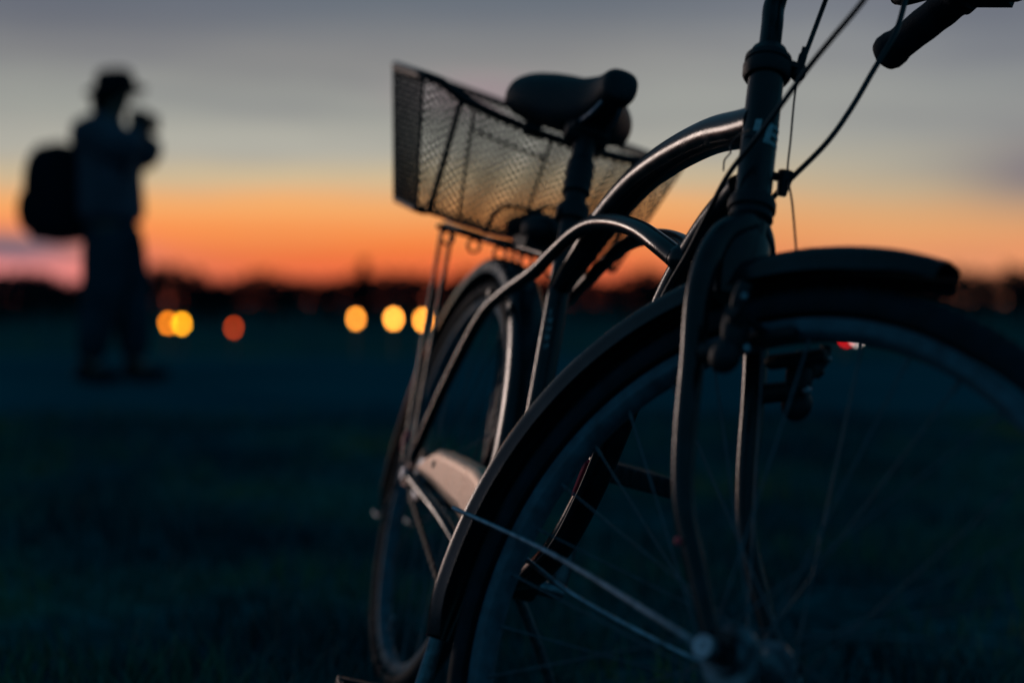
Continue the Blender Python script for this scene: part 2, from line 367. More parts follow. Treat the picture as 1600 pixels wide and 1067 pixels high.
for i in range(5):
    c0 = Vector((.315, 0, .795)) + sd_ * (.165 + i * .0125)
    for q in ((-.6, .0, .15, .8), (-.1, .0, .15, .8), (.35, .1, .2, .7), (-.6, .38, .9, .14), (-.5, .8, .7, .12)):
        if rng.random() < .25: continue
        a0 = -.62 + q[0] * .35; a1 = a0 + q[2] * .35; V = []
        for aa, hh in ((a0, q[1]), (a1, q[1]), (a1, q[1] + q[3]), (a0, q[1] + q[3])):
            d_ = fw * math.cos(aa) + Vector((0, 1, 0)) * math.sin(aa)
            V.append(c0 + sd_ * hh * .0095 + d_ * .0161)
        sm_.add(V, [(0, 1, 2, 3)])
sm_.build('lettering', M['decal'], FR)

# headset
hs = MB(); hs.lathe(onax(T1), AX, [(-.014, .0186), (-.014, .0225), (-.010, .0248), (.000, .0252), (.003, .0225), (.004, .0225), (.005, .0242), (.011, .0240), (.015, .0205), (.021, .0178), (.0225, .0150), (.0225, .011)], 32)
hs.build('headset_cup', M['plastic'], bike)
hs = MB(); hs.lathe(onax(T0), AX, [(.008, .0186), (.008, .0215), (.002, .0240), (-.006, .0240), (-.008, .021), (-.016, .0225), (-.020, .018)], 32)
hs.build('headset_cup', M['plastic'], bike)

# ---- steering parts
# stem
top = T1 + .0225
st = MB(); st.tube(spline([onax(top - .01), onax(top + .03), onax(top + .055), onax(top + .082) + Vector((.010, 0, 0)), onax(top + .105) + Vector((.045, 0, 0)), onax(top + .112) + Vector((.085, 0, 0))], 8), .0115, 20)
STEM = st.build('stem', M['paint'], bike, ST)
cl = onax(top + .112) + Vector((.093, 0, 0))
MB().lathe(cl - Vector((0, .02, 0)), (0, 1, 0), [(0, .0135), (0, .0175), (.003, .0185), (.037, .0185), (.04, .0175), (.04, .0135)], 24).build('bar_clamp', M['paint'], STEM, ST)
bar = []
for s in (-1, 1):
    bar.append([cl + Vector((0, 0, 0)), cl + Vector((.005, s * .06, .004)), Vector((cl.x + .012, s * .12, 1.105)), Vector((cl.x + .012, s * .175, 1.150)), Vector((.955, s * .210, 1.166)), Vector((.925, s * .222, 1.148)), Vector((.893, s * .232, 1.130)), Vector((.812, s * .267, 1.083))])
hb = MB()
for q in bar: hb.tube(spline(q, 8), .0110, 18)
HB = hb.build('handlebar', M['paint'], bike, ST)
for s in (-1, 1):
    a = Vector((.905, s * .228, 1.137)); e = Vector((.797, s * .272, 1.0755)); d = (e - a); L_ = d.length; dn = d.normalized()
    prof = [(0, .0165), (.002, .0225), (.012, .0232), (.016, .0205), (.022, .0198), (.035, .0208), (.05, .0200), (.065, .0205), (.08, .0198), (L_ - .026, .0200), (L_ - .018, .0222), (L_ - .008, .0226), (L_ - .001, .020), (L_ + .004, .013), (L_ + .006, .0)]
    gp = MB(); gp.lathe(a, dn, prof, 28); gp.build('grip', M['rubber'], HB, ST)
    b0 = Vector((.940, s * .217, 1.160)); bl = MB()
    bl.lathe(b0 + dn * -.004, dn, [(0, .0115), (0, .018), (.004, .020), (.020, .020), (.024, .018), (.024, .0115)], 20)
    bl.box(b0 + dn * .01 + Vector((.014, -s * .004, -.026)), (.050, .024, .026)); bl.ball(b0 + Vector((.036, -s * .004, -.030)), (.018, .013, .014), 16, 10)
    lv = spline([b0 + Vector((.026, 0, -.026)), Vector((.955, s * .200, 1.118)), Vector((.925, s * .185, 1.116)), Vector((.885, s * .188, 1.108)), Vector((.855, s * .193, 1.104)), Vector((.842, s * .196, 1.108))], 6)
    bl.tube(lv, [.0085] * (len(lv) - 3) + [.009, .010, .007], 12, flat=.7)
    bl.build('brake_lever', M['plastic'], HB, ST)

# fork
fk = MB()
crown = onax(T0 - .020)
fk.tube([onax(T0 - .002), onax(T0 - .020), onax(T0 - .044)], [.0165, .0175, .0165], 20)
for s in (-1, 1):
    p = [Vector((crown.x, 0, crown.z + .004)), Vector((.944, s * .018, .724)), Vector((.944, s * .037, .704)), Vector((.950, s * .049, .672)), Vector((.962, s * .0525, .630)), Vector((.984, s * .0525, .575)), Vector((1.012, s * .0525, .503)), Vector((1.040, s * .0525, .447)), Vector((1.080, s * .0525, .399)), Vector((1.118, s * .0525, .355))]
    c = spline(p, 6); n = len(c)
    r = [.0150 + (.0128 - .0150) * min(1, i / 14) if i < 22 else .0128 - .0052 * (i - 22) / (n - 23) for i in range(n)]
    fk.tube(c, r, 20)
    fk.box((1.124, s * .0525, .349), (.034, .006, .030))
fk.tube([(.934, 0, .742), (.944, 0, .715), (.952, 0, .680), (.958, 0, .652)], [.020, .034, .040, .030], 20, flat=.55)
FK = fk.build('fork', M['paint'], bike, ST)
MB().ball((1.058, -.0645, .4165), (.0034, .002, .0034)).build('red_glint', M['redglint'], FK, ST)  # added dot, a red light's glint painted on the fork blade

# ---- wheels
def wheel(c, xf, front):
    c = Vector(c); Y = (0, 1, 0)
    rm = MB(); rm.lathe(c, Y, [(-.0115, .3135), (-.0125, .311), (-.0120, .3005), (-.0085, .2965), (0, .2945), (.0085, .2965), (.0120, .3005), (.0125, .311), (.0115, .3135), (.0095, .3100), (.0095, .306), (-.0095, .306), (-.0095, .3100)], 144, closed=True)
    W_ = rm.build('wheel', M['rim'], bike, xf)
    ty = MB(); prof = []
    for i in range(20):
        a = math.pi * (-1.32 + 2.64 * i / 19) / 2 * 1.0
        prof.append((math.sin(a) * .0192, .3262 + math.cos(a) * .0188))
    ty.lathe(c, Y, prof, 144, closed=True)
    for i in range(150):                                       # small tread blocks at the shoulders
        a = 2 * math.pi * i / 150
        for s in (-1, 1):
            d = Vector((math.cos(a), 0, math.sin(a))); tt = Vector((-math.sin(a), 0, math.cos(a)))
            m3 = Matrix((tt, Vector((0, 1, 0)) * 1, d)).transposed()
            ty.box(c + d * .3425 + Vector((0, s * .0060, 0)) + tt * (.003 * s), (.0085, .0055, .0036), m3)
    ty.build('tyre', M['rubber'], W_, xf)
    hb_ = MB()
    fr_ = .028 if front else .022
    hb_.lathe(c, Y, [(-.050, .0), (-.050, .004), (-.047, .0045), (-.047, .0085), (-.040, .0095), (-.040, .014), (-.032, .017), (-.031, fr_), (-.0275, fr_), (-.0265, .021), (-.012, .0175), (.012, .0175), (.0265, .021), (.0275, fr_), (.031, fr_), (.032, .017), (.040, .014), (.040, .0095), (.047, .0085), (.047, .0045), (.050, .004), (.050, 0)], 32)
    for s in (-1, 1):
        hb_.lathe(c + Vector((0, s * .058, 0)), Y, [(-.006 , 0), (-.006, .0085), (.004, .0085), (.006, .0065), (.006, 0)], 6)
        hb_.tube([c + Vector((0, s * .05, 0)), c + Vector((0, s * .072, 0))], .0042, 10)
    hb_.build('hub', M['darksteel'], W_, xf)
    for s in (-1, 1): MB().lathe(c + Vector((0, s * .066, 0)), Y, [(-.006, 0), (-.006, .0095), (.004, .0095), (.007, .006), (.010, .0055), (.011, 0)], 12).build('axle_nut', M['steel'], W_, xf)
    for i in range(36):
        a = 2 * math.pi * (i + .35) / 36; s = 1 if i % 2 else -1; ha = a + (1 if (i // 2) % 2 else -1) * rad(62)
        p0 = c + Vector((math.cos(ha) * (fr_ - .003), s * .0292, math.sin(ha) * (fr_ - .003)))
        p1 = c + Vector((math.cos(a) * .2965, s * .002, math.sin(a) * .2965)); d = (p1 - p0).normalized()
        MB().tube([p0, p1 - d * .014, p1 - d * .0138, p1], [.00105, .00105, .0019, .0019], 6).build('spoke', M['spoke'], W_, xf)
    # valve
    a = rad(-120 if front else 250)
    MB().tube([c + Vector((math.cos(a), 0, math.sin(a))) * .297, c + Vector((math.cos(a), 0, math.sin(a))) * .262], .003, 8).build('valve', M['steel'], W_, xf)
    return W_
ident = lambda p: p
WF = wheel(FH, ST, True); WR = wheel(RH, ident, False)
for a in (rad(128),):
    MB().box(FH + Vector((math.cos(a), 0, math.sin(a))) * .17, (.001, .001, .001))

def fender(c, a0, a1, xf, name='fender', w=.0275, rr=.356, crown_=.026, step=2.0):
    # channel-shaped mudguard with real thickness and a rolled edge
    c = Vector(c); n = int((a1 - a0) / step); prof = []
    K = 18
    sg_ = lambda v, e: math.copysign(abs(v) ** e, v)
    outer = [(sg_(math.sin(t_), .55) * w, rr + sg_(math.cos(t_), .55) * crown_) for t_ in [rad(-90 + 180 * i / K) for i in range(K + 1)]]
    inner = [(y * .955, r - .0014) for y, r in outer][::-1]
    lip = [(outer[-1][0] + .0007, outer[-1][1] - .0022)]; lip2 = [(-outer[-1][0] - .0007, outer[0][1] - .0022)]
    prof = outer + lip + inner + lip2; m = len(prof); V = []; F = []
    for i in range(n + 1):
        a = rad(a0 + (a1 - a0) * i / n)
        e = min(i, n - i) / 4.0; sc = math.sin(min(1, .25 + e * .75) * math.pi / 2) if i < 4 or i > n - 4 else 1
        dt = .74 + .26 * sm(0, 6, i) if name == 'fender' else 1; rt_ = rr + crown_
        for y, r in prof:
            r = rt_ - (rt_ - r) * dt
            V.append(c + Vector((math.cos(a) * r, y * (.50 + .50 * sc), math.sin(a) * r)))
    for i in range(n):
        for k in range(m): F.append((i * m + k, i * m + (k + 1) % m, (i + 1) * m + (k + 1) % m, (i + 1) * m + k))
    F.append(tuple(range(m))); F.append(tuple(n * m + k for k in range(m))[::-1])
    return MB().add(V, F).build(name, M['fender'], bike, xf)
FF = fender(FH, 84, 197, ST)
RF = fender(RH, -8, 196, ident)
# front mudguard stays
for s in (-1, 1):
    q = [Vector((1.112, s * .066, .345)), Vector((1.075, s * .063, .349)), Vector((.90, s * .036, .362)), Vector((.745, s * .0325, .363))] if s < 0 else [Vector((1.100, .066, .335)), Vector((1.04, .058, .327)), Vector((.90, .036, .332)), Vector((.805, .032, .346)), Vector((.765, .031, .352))]
    MB().tube(spline(q, 6), .0026, 10).build('stay', M['steel'], FF, ST)
    MB().tube(spline([Vector((-.01, s * .064, .34)), Vector((-.05, s * .060, .335)), Vector((-.25, s * .036, .245)), Vector((-.345, s * .031, .235))], 6), .0022, 8).build('stay', M['steel'], RF)
for s in (-1, 1): MB().lathe((1.112, s * .062, .345), (0, 1, 0), [(0, 0), (0, .0045), (s * .006, .0045), (s * .006, 0)], 6).build('stay_bolt', M['darksteel'], FF, ST)
MB().box(FH + Vector((math.cos(rad(196.5)) * .3825, -.004, math.sin(rad(196.5)) * .3825)), (.002, .012, .006)).build('red_glint', M['redglint'], FF, ST)  # added chip, red glint painted at the mudguard's lower end

# cantilever brake arms at the fork and their straddle wire
for s in (-1, 1):
    ba = MB()
    piv = Vector((1.004, s * .053, .588))
    ba.lathe(piv - Vector((0, 0, 0)), (1, 0, .35), [(-.012, 0), (-.012, .010), (.018, .010), (.020, .008), (.026, .008), (.026, 0)], 14)
    ba.tube(spline([piv + Vector((.014, 0, .004)), piv + Vector((.020, s * .010, .024)), piv + Vector((.022, s * .022, .046)), piv + Vector((.020, s * .020, .062))], 5), [.0085] * 8 + [.007] * 8, 12, flat=.7)
    ba.ball(piv + Vector((.016, s * .004, .024)), (.013, .014, .026), 14, 10, Matrix.Rotation(rad(-18), 3, 'Y')); ba.ball(piv + Vector((.022, s * .010, -.004)), (.015, .013, .016), 14, 10)
    padc = piv + Vector((.028, -s * .026, .034))
    ba.tube([padc + Vector((-.030, 0, -.0135)), padc + Vector((-.026, 0, -.012)), padc + Vector((.026, 0, .006)), padc + Vector((.030, 0, .0075))], [.005, .0075, .0075, .005], 12)
    ba.tube([padc, piv + Vector((.020, s * .020, .036))], .0042, 10); ba.lathe(piv + Vector((.020, s * .014, .036)), (0, 1, 0), [(0, 0), (0, .008), (s * .010, .008), (s * .010, 0)], 6)
    BA = ba.build('brake_arm', M['plastic'], FK, ST)
    MB().lathe(piv + Vector((.026, 0, .012)), (1, 0, .35), [(0, 0), (0, .0052), (.004, .0048), (.006, .003), (.006, 0)], 12).build('bolt', M['steel'], BA, ST) if False else None
    MB().ball(piv + Vector((.033, 0, .010)), (.0045, .0045, .0045)).build('bolt', M['steel'], FK, ST)
    MB().ball(piv + Vector((.026, s * .022, .050)), (.0040, .0040, .0040)).build('bolt', M['steel'], FK, ST)
# fork crown bolt
MB().tube([(.952, 0, .694), (.990, 0, .700)], .005, 10).build('bolt', M['steel'], FK, ST)

# cables (bicycle coordinates, they hang free between bar and frame)
def cab(pts, r, name='brake_cable', m='cable'): return MB().tube(spline(pts, 10), r, 12).build(name, M[m], bike)
cab([(.830, .075, 1.16), (.858, .058, 1.060), (.874, .045, .995), (.884, .035, .937), (.889, .031, .921)], .0026)
cab([(.889, .030, .916), (.895, .030, .882), (.906, .033, .836), (.916, .035, .799), (.945, .035, .765), (.989, .032, .712)], .0011)
cab([(.86, .12, 1.16), (.905, .116, 1.06), (.919, .110, 1.018), (.937, .100, .966), (.941, .085, .920), (.945, .070, .874), (.941, .055, .833), (.915, .037, .789), (.900, .027, .762), (.880, .021, .742)], .0029, 'gear_cable')
cab([(1.10, .004, .985), (1.056, .0, .938), (1.018, -.003, .908), (.987, -.006, .881), (.952, -.019, .821), (.922, -.028, .779), (.893, -.027, .742), (.859, -.024, .700), (.826, -.024, .659), (.775, -.021, .590), (.742, -.019, .505), (.708, -.018, .420), (.66, -.02, .345), (.55, -.02, .285)], .0027, 'gear_cable')
cab([(.925, -.020, .826), (.905, -.022, .822), (.896, -.024, .812), (.903, -.025, .803), (.898, -.027, .795), (.905, -.028, .783)], .0009)
# cable hanger beside the upper headset cup, cable guide lower down
hg = MB(); hg.box((.884, .018, .913), (.022, .026, .006)); hg.lathe((.889, .030, .905), (0, 0, 1), [(0, 0), (0, .0055), (.010, .0062), (.012, .0045), (.022, .0045), (.024, .0032), (.030, .0032), (.030, 0)], 14)
hg.ball((.889, .030, .906), (.008, .008, .008)); hg.build('cable_hanger', M['plastic'], bike)
kg = MB(); kg.lathe((.914, .0355, .776), (-.1, 0, 1), [(0, 0), (0, .005), (.008, .0062), (.022, .0085), (.025, .0085), (.025, 0)], 14); kg.tube([(.912, .036, .794), (.899, .016, .794)], .0045, 10)
kg.build('cable_guide', M['plastic'], bike)

# ---- seat post, saddle
sd2 = (Vector((.315, 0, .795)) - Vector((.48, 0, .285))).normalized(); stp = Vector((.315, 0, .795))
sp = MB(); sp.tube([stp - sd2 * .03, stp + sd2 * .12], .0165, 20)
sp.lathe(stp, sd2, [(-.022, .0165), (-.022, .0235), (-.002, .0245), (.002, .0215), (.002, .0165)], 22)
sp.lathe(stp, sd2, [(.020, .0165), (.022, .0215), (.030, .019), (.038, .0215), (.046, .019), (.054, .0215), (.062, .019), (.070, .0205), (.076, .0165)], 20)
sp.tube([stp + Vector((.012, -.026, -.012)), stp + Vector((.012, .03, -.012))], .006, 10); sp.ball(stp + Vector((.014, .034, -.012)), (.007, .012, .007)); sp.tube([stp + Vector((.012, .030, -.012)), stp + Vector((.04, .034, -.03))], [.006, .0045], 10)
SPO = sp.build('seat_post', M['plastic'], bike)
tp = stp + sd2 * .118
sdl = MB(); NX = 30; NP = 24; V = []; F = []
x0, x1 = .105, .402
for i in range(NX + 1):
    q = i / NX; x = x0 + (x1 - x0) * q
    # half width: wide tail, narrow nose
    hw = .106 * (1 - sm(.10, .82, q)) + .0265 * sm(.10, .82, q)
    rnd = math.sqrt(max(0, 1 - (1 - min(1, q / .13)) ** 2)) if q < .13 else 1
    rn2 = math.sqrt(max(0, 1 - ((q - .92) / .08) ** 2)) if q > .92 else 1
    hw *= max(.05, rnd) * max(.08, rn2) if True else 1
    zt = 1.008 + .008 * (1 - sm(0, .35, q)) - .012 * sm(.25, .6, q) + .005 * sm(.72, .97, q) - .022 * (1 - rnd) - .018 * (1 - rn2)
    th = .088 * (1 - sm(.45, .95, q)) + .050 * sm(.45, .95, q)
    dr = .012 * (1 - sm(.35, .7, q))
    for k in range(NP):
        a = 2 * math.pi * k / NP; ca, sa = math.cos(a), math.sin(a)
        yy = hw * (abs(ca) ** .75) * (1 if ca > 0 else -1)
        zz = zt - th / 2 + (th / 2) * (abs(sa) ** .8) * (1 if sa > 0 else -1) * max(.12, rnd) * max(.15, rn2)
        zz -= dr * (abs(yy) / .104) ** 2
        V.append((x, yy, zz))
for i in range(NX):
    for k in range(NP): F.append((i * NP + k, i * NP + (k + 1) % NP, (i + 1) * NP + (k + 1) % NP, (i + 1) * NP + k))
F.append(tuple(range(NP))); F.append(tuple(NX * NP + k for k in range(NP))[::-1])
tilt = Matrix.Rotation(rad(3), 3, 'Y')
piv_ = Vector((.25, 0, .97))
SAD = sdl.add(V, F).build('saddle', M['leather'], bike, lambda p: tilt @ (Vector(p) - piv_) + piv_ + Vector((0, 0, -.004)))
sub = SAD.modifiers.new('sub', 'SUBSURF'); sub.levels = 1; sub.render_levels = 1
for s in (-1, 1):
    MB().tube(spline([(.375, s * .010, .955), (.345, s * .018, .928), (.27, s * .022, .916), (.20, s * .028, .920), (.14, s * .055, .950)], 6), .0036, 10).build('rail', M['steel'], SAD)
    cc = [Vector((.150 + .014 * math.cos(a), s * .050 + .014 * math.sin(a), .905 + .045 * a / (2 * math.pi * 5))) for a in [2 * math.pi * 5 * i / 90 for i in range(91)]]
    MB().tube(cc, .0024, 8).build('spring', M['plastic'], SAD)
ck = MB(); ck.lathe(tp - Vector((0, .032, 0)), (0, 1, 0), [(0, 0), (0, .012), (.008, .017), (.056, .017), (.064, .012), (.064, 0)], 18); ck.box(tp + Vector((0, 0, .006)), (.045, .058, .012)); ck.build('saddle_clamp', M['plastic'], SAD)

# ---- rack
rk = MB(); rz = lambda x: .7425 - .135 * (x - .05) if x < .05 else .7425 - .05 * (x - .05)
for s in (-1, 1):
    rk.tube(spline([(.150, s * .030, rz(.15)), (.120, s * .052, rz(.12)), (0, s * .062, rz(0)), (-.20, s * .062, rz(-.2)), (-.295, s * .055, rz(-.295)), (-.32, s * .025, rz(-.32)), (-.322, 0, rz(-.322))], 5), .0052, 12)
    rk.tube([(.150, s * .030, rz(.15)), (.30, s * .020, .72)], .0048, 10)
    rk.tube([(-.245, s * .070, rz(-.245)), (-.02, s * .070, .362)], .0042, 10)
    rk.tube([(-.17, s * .066, rz(-.17)), (.01, s * .066, .372)], .0040, 10)
for x in (.10, -.02, -.14, -.26): rk.tube([(x, -.06, rz(x)), (x, .06, rz(x))], .0042, 10)
for i in range(6):                                               # row of little loops under the deck
    x = .09 - .012 * 0; y = -.112 + i * .045
    rk.lathe((.045 - .0 * i, y, rz(.045) - .014), (1, 0, 0), [(-.002, .0125), (-.002, .0085), (.002, .0085), (.002, .0125)], 16, closed=True)
rk.tube([(.045, -.135, rz(.045) - .001), (.045, .135, rz(.045) - .001)], .0036, 8)
RK = rk.build('rack', M['paint'], bike)
MB().tube(spline([(.075, -.062, .752), (.075, -.054, .788), (.075, -.034, .804), (.075, .040, .806), (.075, .066, .798), (.075, .078, .754)], 5), .0036, 10).build('spring_clip', M['paint'], RK)
lb = MB(); lb.ball((.215, -.008, .762), (.045, .034, .024), 18, 12); lb.box((.19, -.008, .742), (.08, .05, .018)); lb.build('luggage_latch', M['plastic'], RK)

# ---- drivetrain, guard, stand
cr = MB(); cr.lathe((.48, -.046, .28), (0, 1, 0), [(-.0015, .089), (-.0015, .072), (.0015, .072), (.0015, .089)], 64, closed=True)
for i in range(5):
    a = 2 * math.pi * i / 5 + .3; cr.box(Vector((.48, -.046, .28)) + Vector((math.cos(a), 0, math.sin(a))) * .045, (.07, .004, .012), Matrix.Rotation(-a, 3, 'Y'))
for i in range(44):
    a = 2 * math.pi * i / 44; cr.box(Vector((.48, -.046, .28)) + Vector((math.cos(a), 0, math.sin(a))) * .0905, (.005, .0025, .005), Matrix.Rotation(-a, 3, 'Y'))
cr.build('chainring', M['steel'], bike)
rs_ = MB(); rs_.lathe((0, -.042, .345), (0, 1, 0), [(-.002, .038), (-.002, .022), (.002, .022), (.002, .038)], 36, closed=True); rs_.build('sprocket', M['steel'], bike)
chn = MB()
for a_, b_ in (((.0, .383), (.48, .371)), ((.0, .307), (.48, .189))):
    n = 38
    for i in range(n):
        q = (i + .5) / n; x = a_[0] + (b_[0] - a_[0]) * q; z = a_[1] + (b_[1] - a_[1]) * q
        chn.box((x, -.044, z), (.0095, .003 if i % 2 else .006, .0075))
for cx, cz, cr_, a0_, a1_ in ((.48, .28, .0915, -90, 90), (0, .345, .038, 90, 270)):
    k_ = int(math.pi * cr_ / .0123)
    for i in range(k_ + 1):
        a = rad(a0_ + (a1_ - a0_) * i / k_); chn.box((cx + math.cos(a) * cr_, -.044, cz + math.sin(a) * cr_), (.0095, .004, .013))
chn.build('chain', M['plastic'], bike)
for s, ang in ((-1, -82), (1, 96)):
    ck = MB(); c0 = Vector((.48, s * .062, .28)); a = rad(ang); d = Vector((math.cos(a) * 1, 0, math.sin(a)))
    ck.tube([Vector((.48, s * .03, .28)), c0 + Vector((0, s * .014, 0))], .010, 14)
    ck.tube([c0 + Vector((0, s * .006, 0)), c0 + d * .09 + Vector((0, s * .012, 0)), c0 + d * .17 + Vector((0, s * .018, 0))], [.013, .010, .011], 12, flat=.65)
    CR = ck.build('crank', M['darksteel'], bike)
    pc = c0 + d * .17 + Vector((0, s * .072, -.010 if s < 0 else 0)); pd = MB()
    pd.tube([c0 + d * .17 + Vector((0, s * .018, 0)), pc + Vector((0, s * .045, 0))], .008, 12)
    for sx in (-1, 1):
        pd.box(pc + Vector((sx * .033, 0, 0)), (.020, .092, .020 if s < 0 else .026)); 
        for k in range(7): pd.box(pc + Vector((sx * .044, -.039 + .013 * k, 0)), (.004, .006, .022))
    pd.box(pc + Vector((0, -.044, 0)), (.066, .008, .018)); pd.box(pc + Vector((0, .044, 0)), (.066, .008, .018))
    PD = pd.build('pedal', M['plastic'], CR)
    bv = PD.modifiers.new('b', 'BEVEL'); bv.width = .002; bv.segments = 2
# pale metal chain guard, folded lip on top, open tail end
up = [(.098, .371), (.140, .389), (.204, .407), (.33, .409), (.44, .408), (.53, .392), (.585, .345), (.60, .285)]
lo = [(.094, .363), (.120, .361), (.195, .357), (.30, .349), (.40, .341), (.47, .328), (.50, .310), (.515, .285)]
cg = MB(); V = []; F = []
def lin(pp, k=6):
    o_ = []
    for a_, b_ in zip(pp[:-1], pp[1:]): o_ += [Vector((a_[0], 0, a_[1])).lerp(Vector((b_[0], 0, b_[1])), j / k) for j in range(k)]
    return o_ + [Vector((pp[-1][0], 0, pp[-1][1]))]
ups = lin(up); los = lin(lo); n = len(ups)
for i in range(n):
    u_, l_ = ups[i], los[i]
    ring = [(u_.x, -.050, u_.z + .002), (u_.x, -.068, u_.z), (u_.x + .0, -.0725, u_.z - .006)]
    for k in range(1, 5): ring.append(tuple(Vector((u_.x, -.0725, u_.z - .006)).lerp(Vector((l_.x, -.0725, l_.z + .004)), k / 5)))
    ring += [(l_.x, -.0725, l_.z + .004), (l_.x, -.070, l_.z)]
    V += ring; m = len(ring)
for i in range(n - 1):
    for k in range(m - 1): F.append((i * m + k, (i + 1) * m + k, (i + 1) * m + k + 1, i * m + k + 1))
CG = cg.add(V, F).build('chain_guard', M['guard'], bike)
so = CG.modifiers.new('thick', 'SOLIDIFY'); so.thickness = .0016
MB().lathe((.208, -.0738, .384), (0, 1, 0), [(-.0006, 0), (-.0006, .0052), (.0010, .0056), (.0010, 0)], 14).build('bolt', M['plastic'], CG)
ks = MB(); ks.box((.385, .0, .265), (.05, .05, .018)); ks.tube(spline([(.385, .02, .262), (.380, .050, .250), (.36, .13, .15), (.352, .185, .060)], 6), .0075, 12)
ks.ball((.352, .187, .060), (.012, .012, .009)); ks.build('kickstand', M['darksteel'], bike)
MB().ball((-.044, -.072, .394), (.009, .005, .019)).build('red_glint', M['redglint'], bike)  # added blob, reflected red light painted beside the rear dropout
dr_ = (Vector((.48, 0, .285)) - Vector((.68, 0, .535))).normalized()
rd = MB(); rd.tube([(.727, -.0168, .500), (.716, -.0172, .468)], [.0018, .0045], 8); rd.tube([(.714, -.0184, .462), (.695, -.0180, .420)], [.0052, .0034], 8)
rd.build('glint_streak', M['redglint'], FR)  # added streaks, red light's highlight painted along the down tube

# ================================================================== BASKET (lifts off the rack)
bk = thing('bicycle_basket', 'black wire mesh basket sitting on the rear rack', 'basket'); bk.matrix_world = bike.matrix_world
BF, BB_ = .050, -.245
#      front-left..: corners (x, y, z)
bot = [Vector((BF, -.173, .757)), Vector((BF, .173, .757)), Vector((BB_, .168, .799)), Vector((BB_, -.168, .799))]
topc = [Vector((BF + .012, -.222, .962)), Vector((BF + .012, .236, .954)), Vector((BB_ - .02, .230, 1.026)), Vector((BB_ - .02, -.232, 1.033))]
def dip(s, q):                                                     # the front rim sags in the middle
    return -.026 * math.sin(math.pi * min(1, max(0, s))) ** .7 * q if True else 0
def face(i, s, q):
    j = (i + 1) % 4; a = bot[i].lerp(bot[j], s); b_ = topc[i].lerp(topc[j], s); p = a.lerp(b_, q)
    if i == 0: p.z += dip(s, q)
    return p
WR_ = .00125
def strands(i, nm, cell, mb):
    j = (i + 1) % 4; Wd = (topc[j] - topc[i]).length; Hd = (topc[i] - bot[i]).length
    k = Hd / Wd * 1.15
    n = int(Wd * (1 + k) / cell)
    for sgn in (1, -1):
        for m in range(-int(n * k / (1 + k)) - 1, n + 2):
            s0 = m * cell / Wd; pts = []
            # line s = s0 + k*q (or mirrored), clip to 0..1
            qa, qb = 0.0, 1.0
            lo_, hi_ = (0 - s0) / k, (1 - s0) / k; qa = max(qa, lo_); qb = min(qb, hi_)
            if qb - qa < .02: continue
            for h in range(4):
                q = qa + (qb - qa) * h / 3; s = s0 + k * q
                if sgn < 0: s = 1 - s
                pts.append(face(i, s, q))
            mb.tube(pts, WR_, 4, cap=False)
names_ = ['front', 'left', 'rear', 'right']
for i in range(4):
    mb = MB(); strands(i, names_[i], .0160 if i in (0, 2) else .0230, mb); mb.build('mesh_panel', M['wire'], bk, smooth=False)
mb = MB()                                                         # floor mesh
for sgn in (0, 1):
    for m in range(-34, 70):
        pts = []
        for h in range(9):
            q = h / 8; s = m / 35 + (.62 * q if sgn else -.62 * q + .0)
            if 0 <= s <= 1: pts.append(bot[0].lerp(bot[3], q).lerp(bot[1].lerp(bot[2], q), s))
        if len(pts) > 1: mb.tube(pts, WR_ * 1.3, 4, cap=False)
mb.build('mesh_panel', M['wire'], bk, smooth=False)
def loop(c, zadd=0, rr_=.03):
    out = []; n = 4
    for i in range(4):
        p = c[i]; a = (c[i - 1] - p).normalized(); b_ = (c[(i + 1) % 4] - p).normalized()
        for t_ in (0, .25, .5, .75, 1):
            out.append((p + a * rr_).lerp(p, t_).lerp(p.lerp(p + b_ * rr_, t_), t_) + Vector((0, 0, zadd)))
        if i == 0:
            for s in (.15, .3, .45, .6, .75, .88): out.append(face(0, s, 1) + Vector((0, 0, zadd)))
    return out + [out[0]]
rim_ = MB(); rim_.tube(loop(topc), .0080, 10, cap=False); rim_.build('rim', M['wire'], bk)
rim_ = MB(); rim_.tube(loop(bot, 0, .02), .0050, 10, cap=False); rim_.build('base_rim', M['wire'], bk)
for i in range(4):
    for s in ((0.0, .20, .50) if i == 0 else (0,)):
        MB().tube([face(i, s, 0), face(i, s, .5), face(i, s, 1)], .0022, 8).build('brace_wire', M['wire'], bk)
MB().tube([face(0, .20 + .30 * h / 4, .80) for h in range(5)], .0022, 8).build('brace_wire', M['wire'], bk)
bg_ = thing('bag', 'small dark bag lying in the left end of the wire basket', 'bag'); bg_.matrix_world = bike.matrix_world
q_ = MB(); V = []; F = []; n = 18; m = 9
for i in range(m + 1):
    t_ = math.pi * i / m
    for k in range(n):
        a = 2 * math.pi * k / n; ca, sa = math.cos(a), math.sin(a); st_ = math.sin(t_) ** .6
        V.append((-.06 + .085 * st_ * abs(sa) ** .6 * (1 if sa > 0 else -1), .085 + .075 * st_ * abs(ca) ** .6 * (1 if ca > 0 else -1) + .004 * math.sin(5 * a), .797 + .026 * abs(math.cos(t_)) ** .7 * (1 if math.cos(t_) > 0 else -1) + .003 * math.sin(4 * a + i)))
for i in range(m):
    for k in range(n): F.append((i * n + k, (i + 1) * n + k, (i + 1) * n + (k + 1) % n, i * n + (k + 1) % n))
q_.add(V, F).build('bag_body', M['dark'], bg_)
MB().tube(spline([(-.03, .03, .820), (-.02, .06, .838), (-.03, .10, .836), (-.04, .13, .818)], 5), .004, 8).build('handle', M['dark'], bg_)

